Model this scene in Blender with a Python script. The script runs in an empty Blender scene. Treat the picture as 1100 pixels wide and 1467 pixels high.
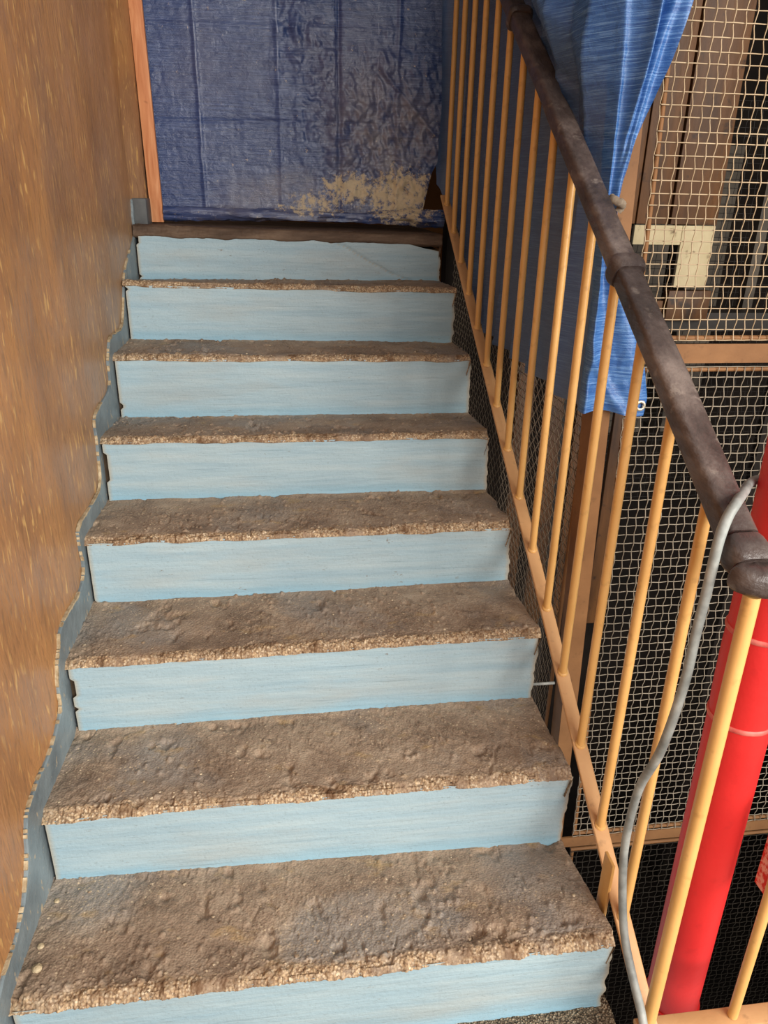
import bpy, bmesh, math, random
import numpy as np
from mathutils import Vector, Matrix

rng = np.random.default_rng(7)
random.seed(7)
scene = bpy.context.scene
COL = scene.collection

# ------------------------------------------------------------------ camera
cam_d = bpy.data.cameras.new('camera')
cam = bpy.data.objects.new('camera', cam_d)
COL.objects.link(cam)
yaw, pitch, roll = 0.1357, 0.4036, 0.0209
cy, sy, cp, sp = math.cos(yaw), math.sin(yaw), math.cos(pitch), math.sin(pitch)
fwd = Vector((sy * cp, cy * cp, -sp)); right = Vector((cy, -sy, 0)); up = right.cross(fwd)
r2 = math.cos(roll) * right + math.sin(roll) * up
u2 = -math.sin(roll) * right + math.cos(roll) * up
M = Matrix.Identity(4)
for k in range(3):
    M[k][0], M[k][1], M[k][2] = r2[k], u2[k], -fwd[k]
M[0][3], M[1][3], M[2][3] = 0.5213, -0.9555, 1.5479
cam.matrix_world = M
cam_d.sensor_fit = 'HORIZONTAL'; cam_d.sensor_width = 36
cam_d.lens = 1071.09 / 1100 * 36
cam_d.clip_start = 0.05
scene.camera = cam

# ------------------------------------------------------------------ world, lights, exposure
w = bpy.data.worlds.new('world'); scene.world = w; w.use_nodes = True
bg = w.node_tree.nodes['Background']
bg.inputs[0].default_value = (1.0, 0.97, 0.93, 1); bg.inputs[1].default_value = 0.62

def area(name, loc, target, sx, sy_, power, color):
    d = bpy.data.lights.new(name, 'AREA'); d.shape = 'RECTANGLE'; d.size = sx; d.size_y = sy_
    d.energy = power; d.color = color
    o = bpy.data.objects.new(name, d); COL.objects.link(o); o.location = loc
    o.rotation_euler = (Vector(target) - Vector(loc)).to_track_quat('-Z', 'Y').to_euler()
    return o
area('window_daylight', (3.4, -3.0, 2.3), (0.7, 0.8, 0.8), 2.4, 2.4, 250, (1.0, 0.94, 0.86))
area('landing_window', (1.7, -4.3, 2.5), (0.7, 1.5, 1.2), 1.8, 1.7, 130, (1.0, 0.97, 0.93))
vs = scene.view_settings
vs.view_transform = 'Standard'; vs.look = 'None'; vs.gamma = 1; vs.use_curve_mapping = False
vs.exposure = 0.0

# ------------------------------------------------------------------ noise helpers
_tab = rng.random((512, 512))
def vnoise(x, y):
    x = np.asarray(x, float); y = np.asarray(y, float)
    xi = np.floor(x).astype(int); yi = np.floor(y).astype(int)
    fx = x - xi; fy = y - yi
    fx = fx * fx * (3 - 2 * fx); fy = fy * fy * (3 - 2 * fy)
    a = _tab[xi % 512, yi % 512]; b = _tab[(xi + 1) % 512, yi % 512]
    c = _tab[xi % 512, (yi + 1) % 512]; d = _tab[(xi + 1) % 512, (yi + 1) % 512]
    return (a + (b - a) * fx) * (1 - fy) + (c + (d - c) * fx) * fy - 0.5
def fbm(x, y, o=4):
    s = 0; a = 1; t = 0
    for k in range(o):
        s = s + a * vnoise(x * 2 ** k + 17 * k, y * 2 ** k + 31 * k); t += a; a *= .5
    return s / t * 2
def worley(x, y, ident=False):
    idn = np.zeros(np.shape(x))
    xi = np.floor(x).astype(int); yi = np.floor(y).astype(int)
    best = np.full(np.shape(x), 9.0)
    for dx in (-1, 0, 1):
        for dy in (-1, 0, 1):
            cx, cy_ = xi + dx, yi + dy
            px = cx + _tab[cx % 512, cy_ % 512]; py = cy_ + _tab[(cy_ + 91) % 512, (cx + 37) % 512]
            d2 = (px - x) ** 2 + (py - y) ** 2
            idn = np.where(d2 < best, _tab[(cx + 211) % 512, (cy_ + 5) % 512], idn); best = np.minimum(best, d2)
    return (np.sqrt(best), idn) if ident else np.sqrt(best)

# ------------------------------------------------------------------ object helpers
def link(name, me, mat=None, parent=None):
    o = bpy.data.objects.new(name, me); COL.objects.link(o)
    if mat is not None and not me.materials: me.materials.append(mat)
    if parent is not None: o.parent = parent
    return o
def empty(name, loc=(0, 0, 0)):
    o = bpy.data.objects.new(name, None); COL.objects.link(o); o.location = loc
    o.empty_display_size = .1
    return o
def tag(o, label=None, cat=None, group=None, kind=None):
    if label: o['label'] = label
    if cat: o['category'] = cat
    if group: o['group'] = group
    if kind: o['kind'] = kind
    return o
def pmesh(name, verts, faces, smooth=True):
    me = bpy.data.meshes.new(name)
    verts = np.asarray(verts, np.float32); faces = np.asarray(faces, np.int32)
    n, k = faces.shape
    me.vertices.add(len(verts)); me.vertices.foreach_set('co', verts.ravel())
    me.loops.add(n * k); me.loops.foreach_set('vertex_index', faces.ravel())
    me.polygons.add(n); me.polygons.foreach_set('loop_start', np.arange(0, n * k, k, dtype=np.int32))
    me.polygons.foreach_set('use_smooth', np.full(n, smooth))
    me.update(calc_edges=True); me.validate()
    return me
def grid_faces(nu, nv, flip=False):
    i = np.arange(nu - 1)[:, None] * nv + np.arange(nv - 1)[None, :]
    i = i.ravel()
    f = np.stack([i, i + nv, i + nv + 1, i + 1], 1)
    return f[:, ::-1] if flip else f
def attr(me, name, vals):
    a = me.attributes.new(name, 'FLOAT', 'POINT'); a.data.foreach_set('value', np.asarray(vals, np.float32).ravel())
def box(bm, lo, hi, bevel=0.0):
    r = bmesh.ops.create_cube(bm, size=1)
    c = (Vector(lo) + Vector(hi)) / 2; s = Vector(hi) - Vector(lo)
    for v in r['verts']:
        v.co = Vector((v.co.x * s.x, v.co.y * s.y, v.co.z * s.z)) + c
    if bevel:
        e = list({e for v in r['verts'] for e in v.link_edges})
        bmesh.ops.bevel(bm, geom=e, offset=bevel, segments=2, affect='EDGES', profile=.5)
def bobj(name, bm, mat, parent=None, smooth=False):
    me = bpy.data.meshes.new(name); bm.normal_update(); bm.to_mesh(me); bm.free()
    if smooth:
        me.polygons.foreach_set('use_smooth', np.full(len(me.polygons), True))
        me.set_sharp_from_angle(angle=math.radians(40))
    return link(name, me, mat, parent)
def box_obj(name, lo, hi, mat, parent=None, bevel=0.0):
    bm = bmesh.new(); box(bm, lo, hi, bevel); return bobj(name, bm, mat, parent, bevel > 0)
def catmull(pts, n):
    P = np.array(pts, float); P = np.vstack([2 * P[0] - P[1], P, 2 * P[-1] - P[-2]])
    out = []
    for i in range(1, len(P) - 2):
        for t in np.linspace(0, 1, n, endpoint=False):
            a, b, c, d = P[i - 1:i + 3]
            out.append(.5 * (2 * b + (c - a) * t + (2 * a - 5 * b + 4 * c - d) * t * t + (3 * b - a - 3 * c + d) * t ** 3))
    out.append(P[-2])
    return np.array(out)
def sweep(path, section, ref=(0, 0, 1), scale=None, noise=None, cap=True):
    """sweeps a closed 2-D section (side, up) along a path; returns verts, faces"""
    P = np.array(path, float); n = len(P); m = len(section)
    T = np.gradient(P, axis=0); T /= np.linalg.norm(T, axis=1)[:, None]
    V = []
    r = np.array(ref, float)
    for i in range(n):
        side = np.cross(T[i], r); side /= np.linalg.norm(side); u = np.cross(side, T[i])
        sc = 1 if scale is None else scale[i]
        for j, (a, b) in enumerate(section):
            k = sc * (1 + (noise[i, j] if noise is not None else 0))
            V.append(P[i] + side * a * k + u * b * k)
    F = []
    for i in range(n - 1):
        for j in range(m):
            j2 = (j + 1) % m
            F.append((i * m + j, i * m + j2, (i + 1) * m + j2, (i + 1) * m + j))
    V = list(V)
    if cap:
        for i, fl in ((0, True), (n - 1, False)):
            c = len(V); V.append(P[i])
            for j in range(m):
                j2 = (j + 1) % m
                t = (i * m + j, i * m + j2, c, c)
                F.append(t)
    return np.array(V), F
def sweep_obj(name, path, section, mat, parent=None, **k):
    V, F = sweep(path, section, **k)
    me = bpy.data.meshes.new(name)
    me.from_pydata([tuple(v) for v in V], [], [tuple(dict.fromkeys(f)) for f in F]); me.update()
    bm = bmesh.new(); bm.from_mesh(me); bmesh.ops.recalc_face_normals(bm, faces=bm.faces); bm.to_mesh(me); bm.free()
    me.polygons.foreach_set('use_smooth', np.full(len(me.polygons), True))
    me.set_sharp_from_angle(angle=math.radians(50))
    return link(name, me, mat, parent)
def circle(r, n=12): return [(r * math.cos(2 * math.pi * k / n), r * math.sin(2 * math.pi * k / n)) for k in range(n)]
def rrect(wd, ht, r, n=4):
    out = []
    for cx, cy_, a0 in ((wd / 2 - r, ht / 2 - r, 0), (-wd / 2 + r, ht / 2 - r, 90), (-wd / 2 + r, -ht / 2 + r, 180), (wd / 2 - r, -ht / 2 + r, 270)):
        for k in range(n + 1):
            a = math.radians(a0 + 90 * k / n); out.append((cx + r * math.cos(a), cy_ + r * math.sin(a)))
    return out

# ------------------------------------------------------------------ material helpers
class NT:
    def __init__(s, name, rough=.6, spec=.5):
        s.m = bpy.data.materials.new(name); s.m.use_nodes = True
        s.t = s.m.node_tree; s.b = s.t.nodes['Principled BSDF']
        s.b.inputs['Roughness'].default_value = rough; s.b.inputs['Specular IOR Level'].default_value = spec
    def n(s, typ, **ins):
        nd = s.t.nodes.new(typ)
        for k, v in ins.items():
            if hasattr(nd, k) and k not in nd.inputs: setattr(nd, k, v)
            else: s.put(nd, k, v)
        return nd
    def put(s, nd, k, v):
        sock = nd.inputs[k]
        if isinstance(v, bpy.types.NodeSocket): s.t.links.new(v, sock)
        else: sock.default_value = v
    def coord(s, scale=(1, 1, 1), rot=(0, 0, 0)):
        tc = s.n('ShaderNodeTexCoord'); mp = s.n('ShaderNodeMapping')
        s.put(mp, 'Vector', tc.outputs['Object']); mp.inputs['Scale'].default_value = scale; mp.inputs['Rotation'].default_value = rot
        return mp.outputs[0]
    def noise(s, scale, sc=(1, 1, 1), detail=4, rough=.55, rot=(0, 0, 0), dist=0):
        nd = s.n('ShaderNodeTexNoise', Vector=s.coord(sc, rot), Scale=scale, Detail=detail, Roughness=rough, Distortion=dist)
        return nd.outputs['Fac']
    def vor(s, scale, sc=(1, 1, 1), out='Distance', feature='F1'):
        nd = s.n('ShaderNodeTexVoronoi', Vector=s.coord(sc), Scale=scale); nd.feature = feature
        return nd.outputs[out]
    def ramp(s, fac, stops):
        nd = s.n('ShaderNodeValToRGB', Fac=fac); cr = nd.color_ramp
        while len(cr.elements) < len(stops): cr.elements.new(.5)
        for e, (p, c) in zip(cr.elements, stops):
            e.position = p; e.color = (*c, 1) if not isinstance(c, (int, float)) else (c, c, c, 1)
        return nd.outputs[0]
    def mr(s, v, a, b, c=0, d=1):
        nd = s.n('ShaderNodeMapRange', Value=v); nd.clamp = True
        for k, x in zip(('From Min', 'From Max', 'To Min', 'To Max'), (a, b, c, d)): nd.inputs[k].default_value = x
        return nd.outputs[0]
    def mix(s, f, a, b, blend='MIX'):
        nd = s.n('ShaderNodeMix'); nd.data_type = 'RGBA'; nd.blend_type = blend
        s.put(nd, 0, f)
        for k, v in ((6, a), (7, b)):
            if isinstance(v, tuple) and len(v) == 3: v = (*v, 1)
            s.put(nd, k, v)
        return nd.outputs[2]
    def math(s, op, a, b=0.0):
        nd = s.n('ShaderNodeMath'); nd.operation = op; s.put(nd, 0, a); s.put(nd, 1, b); return nd.outputs[0]
    def attr(s, name):
        nd = s.n('ShaderNodeAttribute'); nd.attribute_name = name; return nd.outputs['Fac']
    def sep(s):
        tc = s.n('ShaderNodeTexCoord'); nd = s.n('ShaderNodeSeparateXYZ', Vector=tc.outputs['Object']); return nd.outputs
    def bump(s, h, strength=.4, dist=.01):
        nd = s.n('ShaderNodeBump', Height=h, Strength=strength, Distance=dist)
        if s.b.inputs['Normal'].links: s.put(nd, 'Normal', s.b.inputs['Normal'].links[0].from_socket)
        s.put(s.b, 'Normal', nd.outputs[0])
    def col(s, c): s.put(s.b, 'Base Color', (*c, 1) if isinstance(c, tuple) else c)
    def rough(s, c): s.put(s.b, 'Roughness', c)

def srgb(r, g, b):
    f = lambda c: (c / 255 / 12.92) if c / 255 <= .04045 else ((c / 255 + .055) / 1.055) ** 2.4
    return (f(r), f(g), f(b))

# --- tread: mud-coated worn concrete with bare aggregate where attribute 'bare' is high
t = NT('worn_tread', .7, .35)
mud = t.ramp(t.noise(7, detail=9, rough=.68), [(.3, srgb(118, 98, 81)), (.5, srgb(154, 133, 113)), (.7, srgb(178, 159, 138))])
blue = t.mr(t.noise(3.2, detail=5), .52, .66)
mud = t.mix(t.math('MULTIPLY', blue, .6), mud, srgb(140, 140, 138))
dark = t.mr(t.noise(22, detail=7, rough=.65), .57, .70)
mud = t.mix(t.math('MULTIPLY', dark, .6), mud, srgb(74, 55, 40))
och = t.mr(t.noise(14, sc=(1, 1.6, 1), detail=6), .60, .72)
mud = t.mix(t.math('MULTIPLY', och, .6), mud, srgb(176, 146, 100))
stone = t.ramp(t.math('FRACT', t.math('MULTIPLY', t.n('ShaderNodeSeparateColor', Color=t.vor(230, out='Color')).outputs[0], 3.7)),
               [(.0, srgb(166, 136, 106)), (.25, srgb(206, 180, 144)), (.5, srgb(140, 112, 86)), (.72, srgb(222, 202, 172)), (.9, srgb(112, 88, 66)), (1, srgb(190, 166, 136))])
gap = t.mr(t.vor(230), .4, .85)
stone = t.mix(t.math('MULTIPLY', gap, .6), stone, srgb(92, 68, 48))
stone = t.mix(t.mr(t.noise(18, detail=6), .5, .66), stone, srgb(112, 84, 60))
sv_ = t.n('ShaderNodeSeparateColor', Color=t.vor(110, out='Color')).outputs
spk = t.math('MULTIPLY', t.mr(t.vor(110), .30, .16), t.mr(sv_[1], .62, .66))
spk = t.math('MULTIPLY', spk, t.mr(t.noise(5, detail=4), .44, .56))
fine = t.math('MULTIPLY', t.mr(t.noise(230, detail=4, rough=.7), .55, .63), .7)
fine = t.math('MULTIPLY', fine, t.mr(t.noise(4, detail=4), .36, .58, .3, 1))
mud = t.mix(fine, mud, srgb(192, 172, 144))
mud = t.mix(t.math('MULTIPLY', t.mr(t.noise(150, detail=5, rough=.7), .42, .33), .6), mud, srgb(70, 54, 42))
mud = t.mix(spk, mud, srgb(200, 180, 150))
t.col(t.mix(t.attr('bare'), mud, stone))
t.bump(t.noise(120, detail=6, rough=.7), .35, .006)
t.bump(t.vor(190), .35, .004)
M_TREAD = t.m
t = NT('embedded_stone', .75, .3)
t.col(t.ramp(t.noise(70, detail=2), [(.3, srgb(112, 92, 74)), (.5, srgb(160, 140, 116)), (.68, srgb(212, 196, 168))]))
M_STONE = t.m
t = NT('worn_threshold_timber', .7, .3)
b = t.ramp(t.noise(9, sc=(.5, 3, 3), detail=8, rough=.65), [(.3, srgb(62, 48, 38)), (.5, srgb(92, 74, 60)), (.72, srgb(126, 106, 88))])
t.col(b); t.bump(t.noise(30, sc=(.4, 2, 2), detail=6), .4, .008)
M_THRESH = t.m
# --- landing grit
t = NT('grit_landing', .8, .3)
g = t.ramp(t.math('FRACT', t.math('MULTIPLY', t.n('ShaderNodeSeparateColor', Color=t.vor(240, out='Color')).outputs[0], 2.3)),
           [(0, srgb(120, 104, 84)), (.35, srgb(170, 152, 126)), (.6, srgb(88, 76, 60)), (1, srgb(200, 186, 160))])
t.col(t.mix(t.mr(t.vor(240), .4, .8), g, srgb(70, 58, 46))); t.bump(t.vor(240), .8, .008)
M_GRIT = t.m
# --- riser: brushed pale blue paint
t = NT('pale_blue_paint', .5, .4)
base = t.ramp(t.noise(7, sc=(.35, 1, 6), detail=7, rough=.6), [(.25, srgb(146, 174, 188)), (.5, srgb(160, 184, 194)), (.78, srgb(176, 194, 199))])
low = t.attr('low')
base = t.mix(t.math('MULTIPLY', low, .7), base, srgb(124, 174, 198))
gr = t.mr(t.noise(3.5, sc=(.6, 1, 2), detail=6), .52, .72)
base = t.mix(t.math('MULTIPLY', gr, .5), base, srgb(170, 172, 166))
chip = t.math('MULTIPLY', t.mr(t.noise(42, sc=(.6, 1, 1.6), detail=6, rough=.7), .655, .69), t.mr(t.noise(5), .46, .6))
base = t.mix(t.math('MULTIPLY', chip, .8), base, srgb(120, 102, 82))
scr = t.math('MULTIPLY', t.mr(t.noise(30, sc=(.12, 1, 5), detail=5), .64, .7), .35)
base = t.mix(scr, base, srgb(120, 140, 150))
base = t.mix(t.attr('edge'), base, srgb(176, 160, 132))
fs = t.mr(t.noise(210, sc=(.6, 1, 1.3), detail=4), .60, .70)
base = t.mix(t.math('MULTIPLY', fs, .35), base, srgb(120, 132, 136))
t.col(base)
t.bump(t.noise(50, sc=(.25, 1, 2.2), detail=6), .3, .006); t.bump(t.noise(120, detail=5), .25, .004)
M_RISER = t.m
# --- concrete core
t = NT('dirty_concrete', .9, .2)
t.col(t.ramp(t.noise(11, detail=7), [(.3, srgb(52, 40, 30)), (.7, srgb(98, 82, 64))])); t.bump(t.noise(50, detail=6), .5, .01)
M_CONC = t.m
# --- ochre gloss wall
t = NT('ochre_gloss_wall', .36, .5)
base = t.ramp(t.noise(2.6, detail=6, sc=(1, 1.3, .9)), [(.28, srgb(140, 98, 64)), (.5, srgb(166, 117, 73)), (.75, srgb(184, 132, 84))])
warm = t.mr(t.noise(4, sc=(1, 2, 1), detail=6, rot=(.3, 0, 0)), .45, .7)
base = t.mix(t.math('MULTIPLY', warm, .3), base, srgb(186, 130, 66))
x, y, z = t.sep()[:3]
# rubbed, greyed paint in a band above the skirting
dst = t.math('SUBTRACT', t.math('SUBTRACT', z, t.math('MULTIPLY', y, .63)), .22)
rub = t.math('MULTIPLY', t.mr(t.math('ADD', dst, t.math('MULTIPLY', t.noise(2.2, detail=5), .7)), .85, .25), t.mr(y, .5, 1.1))
base = t.mix(t.math('MULTIPLY', rub, .6), base, srgb(150, 126, 104))
dull = t.mr(t.noise(1.5, sc=(1, 1, 1.2), detail=4), .52, .68)
base = t.mix(t.math('MULTIPLY', dull, .4), base, srgb(140, 112, 88))
str1 = t.noise(72, sc=(1, 1, .24), detail=2, dist=.5)
strokes = t.math('MULTIPLY', t.mr(str1, .60, .66), t.mr(t.noise(3.2, detail=4), .38, .55, .15, 1))
base = t.mix(t.math('MULTIPLY', strokes, .75), base, srgb(216, 172, 104))
base = t.mix(t.math('MULTIPLY', t.mr(str1, .42, .34), .3), base, srgb(100, 70, 44))
t.col(base)
t.rough(t.mr(t.noise(6, detail=5), .3, .7, .34, .52))
t.bump(str1, .45, .006)
t.bump(t.noise(9, sc=(1, 1, .7), detail=5), .3, .02)
M_WALL = t.m
# --- grey skirting paint
t = NT('grey_skirting_paint', .45, .45)
base = t.ramp(t.noise(9, detail=6), [(.3, srgb(96, 108, 114)), (.7, srgb(134, 146, 150))])
chip = t.mr(t.noise(38, sc=(1, 1.6, .8), detail=5), .63, .68)
t.col(t.mix(chip, base, srgb(176, 160, 134))); t.bump(t.noise(45, detail=5), .35, .008)
M_SKIRT = t.m
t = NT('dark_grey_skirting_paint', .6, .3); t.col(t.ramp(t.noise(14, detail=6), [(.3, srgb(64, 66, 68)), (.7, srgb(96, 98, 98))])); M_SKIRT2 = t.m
t = NT('chipped_cream_plaster', .85, .2)
t.col(t.ramp(t.noise(60, detail=4), [(.3, srgb(140, 118, 88)), (.7, srgb(206, 190, 158))])); t.bump(t.noise(90, detail=4), .5, .006)
M_CREAM = t.m
# --- yellow ochre rail enamel
def enamel(name, c1, c2, dirt, rough=.35, spec=.5):
    t = NT(name, rough, spec)
    b = t.ramp(t.noise(8, detail=6), [(.3, c1), (.7, c2)])
    b = t.mix(t.math('MULTIPLY', t.mr(t.noise(35, detail=6), .6, .72), .5), b, dirt)
    t.col(b); t.bump(t.noise(60, detail=4), .15, .004)
    return t.m
M_YEL = enamel('ochre_yellow_enamel', srgb(216, 166, 96), srgb(228, 180, 112), srgb(176, 128, 72))
M_BAR = enamel('tan_bar_enamel', srgb(196, 150, 102), srgb(212, 168, 120), srgb(148, 114, 80), .45)
M_CAGE = enamel('brown_cage_enamel', srgb(118, 82, 52), srgb(142, 102, 66), srgb(88, 62, 42), .6, .2)
M_WIRE = enamel('beige_wire_enamel', srgb(168, 144, 112), srgb(196, 174, 142), srgb(110, 88, 64), .45)
M_WIRE2 = enamel('dusty_shaded_wire_enamel', srgb(132, 122, 106), srgb(164, 152, 134), srgb(92, 80, 66), .6)  # dust plus the landing's shadow, both put into the wire colour
M_WIRE4 = enamel('pit_shaded_wire', srgb(50, 45, 39), srgb(72, 65, 56), srgb(34, 30, 26), .8, .2)  # shadow of the pit painted in as a near-black wire colour
M_WIRE3 = enamel('dark_wire_enamel', srgb(96, 84, 70), srgb(126, 110, 92), srgb(64, 54, 44), .6)  # darker wire tone for the side panels
M_RED = enamel('red_pipe_enamel', srgb(212, 36, 36), srgb(222, 46, 44), srgb(200, 34, 34), .5)
t = NT('pink_worn_band', .5, .4); t.col(t.ramp(t.noise(40, detail=4), [(.3, srgb(196, 60, 56)), (.7, srgb(226, 130, 118))])); M_PINK = t.m
# --- handrail
t = NT('worn_dark_handrail', .42, .5)
b = t.ramp(t.noise(6, sc=(2, .6, 2), detail=7, rough=.65), [(.32, srgb(42, 34, 31)), (.5, srgb(80, 68, 64)), (.72, srgb(128, 115, 108))])
b = t.mix(t.math('MULTIPLY', t.mr(t.noise(28, detail=5), .62, .7), .5), b, srgb(150, 138, 128))
scuf = t.mr(t.noise(3.2, sc=(1, .8, 1), detail=5), .5, .64)
b = t.mix(t.math('MULTIPLY', scuf, .65), b, srgb(44, 32, 30))
t.col(b); t.rough(t.mr(t.noise(12, detail=5), .3, .7, .3, .6)); t.bump(t.noise(24, sc=(1.5, .6, 1.5), detail=6), .5, .014)
M_RAIL = t.m
# --- cable
t = NT('grey_cable_sheath', .5, .4)
t.col(t.ramp(t.noise(22, detail=6), [(.3, srgb(112, 116, 114)), (.6, srgb(158, 162, 158)), (.8, srgb(196, 198, 192))])); t.bump(t.noise(70, detail=4), .2, .004)
M_CABLE = t.m
# --- timber batten
t = NT('pine_batten', .6, .3)
wv = t.noise(10, sc=(4, 4, .35), detail=6, dist=1.2)
b = t.ramp(wv, [(.3, srgb(186, 112, 70)), (.55, srgb(214, 146, 100)), (.75, srgb(226, 166, 122))])
kn = t.mr(t.noise(5, sc=(1, 1, 1.2), detail=3, dist=2), .64, .74)
t.col(t.mix(kn, b, srgb(104, 56, 32))); t.bump(wv, .2, .004)
M_PINE = t.m
# --- tarpaulin
def tarp_mat(name, along, c_lo, c_mid, c_hi, dirt=None, rough=.36):
    t = NT(name, rough, .5)
    st = t.noise(15, sc=(.7, .7, 30), detail=4, rough=.6)
    b = t.ramp(st, [(.3, c_lo), (.5, c_mid), (.72, c_hi)])
    if not dirt:
        b = t.mix(t.math('MULTIPLY', t.attr('shade_dust'), t.mr(t.noise(3, detail=5), .25, .6, .55, 1.0)), b, srgb(98, 108, 130))  # grey-blue paints in the shade behind the balusters, with some dust
    if dirt:
        b = t.mix(t.math('MULTIPLY', t.mr(t.noise(2.4, detail=5), .45, .7), .45), b, srgb(92, 88, 104))
        x, y, z = t.sep()[:3]
        def blob(px, pz, rx, rz):
            u = t.math('POWER', t.math('DIVIDE', t.math('SUBTRACT', x, px), rx), 2.0)
            v = t.math('POWER', t.math('DIVIDE', t.math('SUBTRACT', z, pz), rz), 2.0)
            return t.mr(t.math('ADD', u, v), 0, 1.0, 1, 0)
        haze = t.math('MAXIMUM', blob(.93, 1.68, .27, .34), t.math('MULTIPLY', blob(.56, 1.53, .35, .12), .6))
        hz = t.math('MULTIPLY', haze, t.mr(t.noise(9, detail=7, rough=.7), .34, .66))
        b = t.mix(t.math('MULTIPLY', hz, .8), b, srgb(146, 138, 134))
        cem = t.math('MAXIMUM', blob(1.0, 1.53, .2, .15), t.math('MAXIMUM', blob(.80, 1.56, .16, .075), t.math('MULTIPLY', blob(.66, 1.50, .2, .06), .75)))
        cm = t.mr(t.math('ADD', t.math('MULTIPLY', cem, .32), t.math('MULTIPLY', t.noise(34, detail=9, rough=.78), 1.4)), .86, .98)
        b = t.mix(t.math('MULTIPLY', cm, .9), b, srgb(204, 184, 148))
        for px, hw, z0, z1 in ((.237, .003, 1.6, 2.3), (.53, .0035, 1.9, 2.4), (.745, .003, 1.75, 2.4), (.90, .003, 1.8, 2.3)):
            wob = t.math('ADD', x, t.math('MULTIPLY', t.math('SUBTRACT', t.noise(5, sc=(0, 0, 1), detail=3), .5), .03))
            ln = t.mr(t.math('ABSOLUTE', t.math('SUBTRACT', wob, px)), hw, 0)
            ln = t.math('MULTIPLY', ln, t.math('MULTIPLY', t.mr(z, z0, z0 + .05), t.mr(t.noise(13, detail=4), .42, .56)))
            b = t.mix(t.math('MULTIPLY', ln, .5), b, srgb(170, 180, 205))
        foot = t.mr(z, 1.50, 1.44); ft = t.math('MULTIPLY', foot, t.mr(t.noise(11, sc=(1, 1, 2), detail=6), .5, .62))
        b = t.mix(t.math('MULTIPLY', ft, .6), b, srgb(88, 76, 62))
        t.rough(t.math('ADD', t.math('MULTIPLY', cm, .45), .19))
    t.col(b)
    t.bump(st, .3, .003)
    t.bump(t.noise(26, sc=(1, 1, 1.6), detail=7, rough=.62, dist=.6), .3, .012)
    return t.m
M_TARP = tarp_mat('navy_tarpaulin', 'z', srgb(30, 46, 88), srgb(46, 66, 112), srgb(84, 102, 146), dirt=True)
M_TARP2 = tarp_mat('blue_tarpaulin', 'z', srgb(34, 74, 136), srgb(56, 102, 164), srgb(112, 154, 204))
t = NT('brass_grommet', .3, .6); t.col(srgb(200, 190, 170)); t.b.inputs['Metallic'].default_value = .8; M_GROM = t.m
t = NT('rag_cloth', .8, .2); t.col(t.ramp(t.noise(40), [(.3, srgb(104, 90, 76)), (.7, srgb(160, 146, 128))])); M_RAG = t.m
# --- shaft
t = NT('brown_shaft_board', .55, .35)
b = t.ramp(t.noise(6, sc=(3, 3, .5), detail=6), [(.3, srgb(56, 34, 17)), (.7, srgb(104, 68, 36))])
t.col(t.mix(t.mr(t.noise(16, detail=6), .6, .68), b, srgb(48, 32, 22))); t.bump(t.noise(30, sc=(2, 2, .5)), .25, .006)
M_BOARD = t.m
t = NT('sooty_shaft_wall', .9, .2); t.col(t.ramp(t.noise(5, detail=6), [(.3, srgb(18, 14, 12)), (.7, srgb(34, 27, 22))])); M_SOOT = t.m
t = NT('pale_distemper', .8, .2)
b = t.ramp(t.noise(9, detail=6), [(.3, srgb(176, 160, 124)), (.7, srgb(206, 192, 158))])
t.col(t.mix(t.mr(t.noise(20, detail=6), .6, .68), b, srgb(110, 92, 70))); M_PALE = t.m
t = NT('grey_wall_beyond', .85, .2); t.col(t.ramp(t.noise(7, detail=5), [(.3, srgb(66, 61, 55)), (.7, srgb(98, 90, 80))])); M_GREY = t.m
t = NT('black_iron', .5, .4); t.col(srgb(36, 30, 26)); M_IRON = t.m
t = NT('orange_brown_wall', .7, .3); t.col(t.ramp(t.noise(6), [(.3, srgb(110, 66, 26)), (.7, srgb(140, 88, 40))])); M_OBWALL = t.m
t = NT('plain_plaster', .9, .2); t.col(srgb(150, 140, 124)); M_PLASTER = t.m
t = NT('faded_red_white_print', .5, .4); t.col(t.ramp(t.noise(70, sc=(1, 1, 1)), [(.45, srgb(206, 60, 54)), (.55, srgb(232, 196, 184))])); M_PLATE = t.m

# ------------------------------------------------------------------ setting: walls, floor, ceiling
D = 0.2898
ny, nz = 260, 260
yy = np.linspace(-2.2, 2.3, ny)[:, None] + 0 * np.zeros((1, nz)); zz = np.linspace(-.6, 3.2, nz)[None, :] + 0 * np.zeros((ny, 1))
xx = -.0165 + .0025 * fbm(yy * 2.2, zz * 1.6, 3) + .0018 * fbm(yy * 30 + zz * 8, zz * 7, 3)
xx = np.minimum(xx, -.0145)
bend = np.clip((yy - 2.07) / .12, 0, 1); xx = xx + .042 * bend * bend * (3 - 2 * bend)   # rounded return at the doorway
P_ = np.stack([xx, yy, zz], -1); kb = int(np.searchsorted(yy[:, 0], 2.07))
for nm, Q in (('wall_left', P_[:kb + 1]), ('wall_return_1', P_[kb:])):        # rounded end of the left wall, split off as its own mesh
    tag(link(nm, pmesh(nm, Q.reshape(-1, 3), grid_faces(len(Q), nz)), M_WALL), kind='structure')
tag(box_obj('wall_back', (-.3, 2.75, -.6), (3.4, 2.85, 3.2), M_OBWALL), kind='structure')
tag(box_obj('ceiling', (-.3, 1.2, 3.2), (3.5, 2.9, 3.32), M_PLASTER), kind='structure')
tag(box_obj('wall_shaft', (1.25, 2.5, -2.2), (3.4, 2.6, 3.2), M_SOOT), kind='structure')
tag(box_obj('wall_right', (3.3, -.4, -2.2), (3.4, 2.74, 3.2), M_SOOT), kind='structure')
tag(box_obj('floor_pit', (1.14, -.4, -2.3), (3.3, 2.5, -2.2), M_SOOT), kind='structure')
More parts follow.
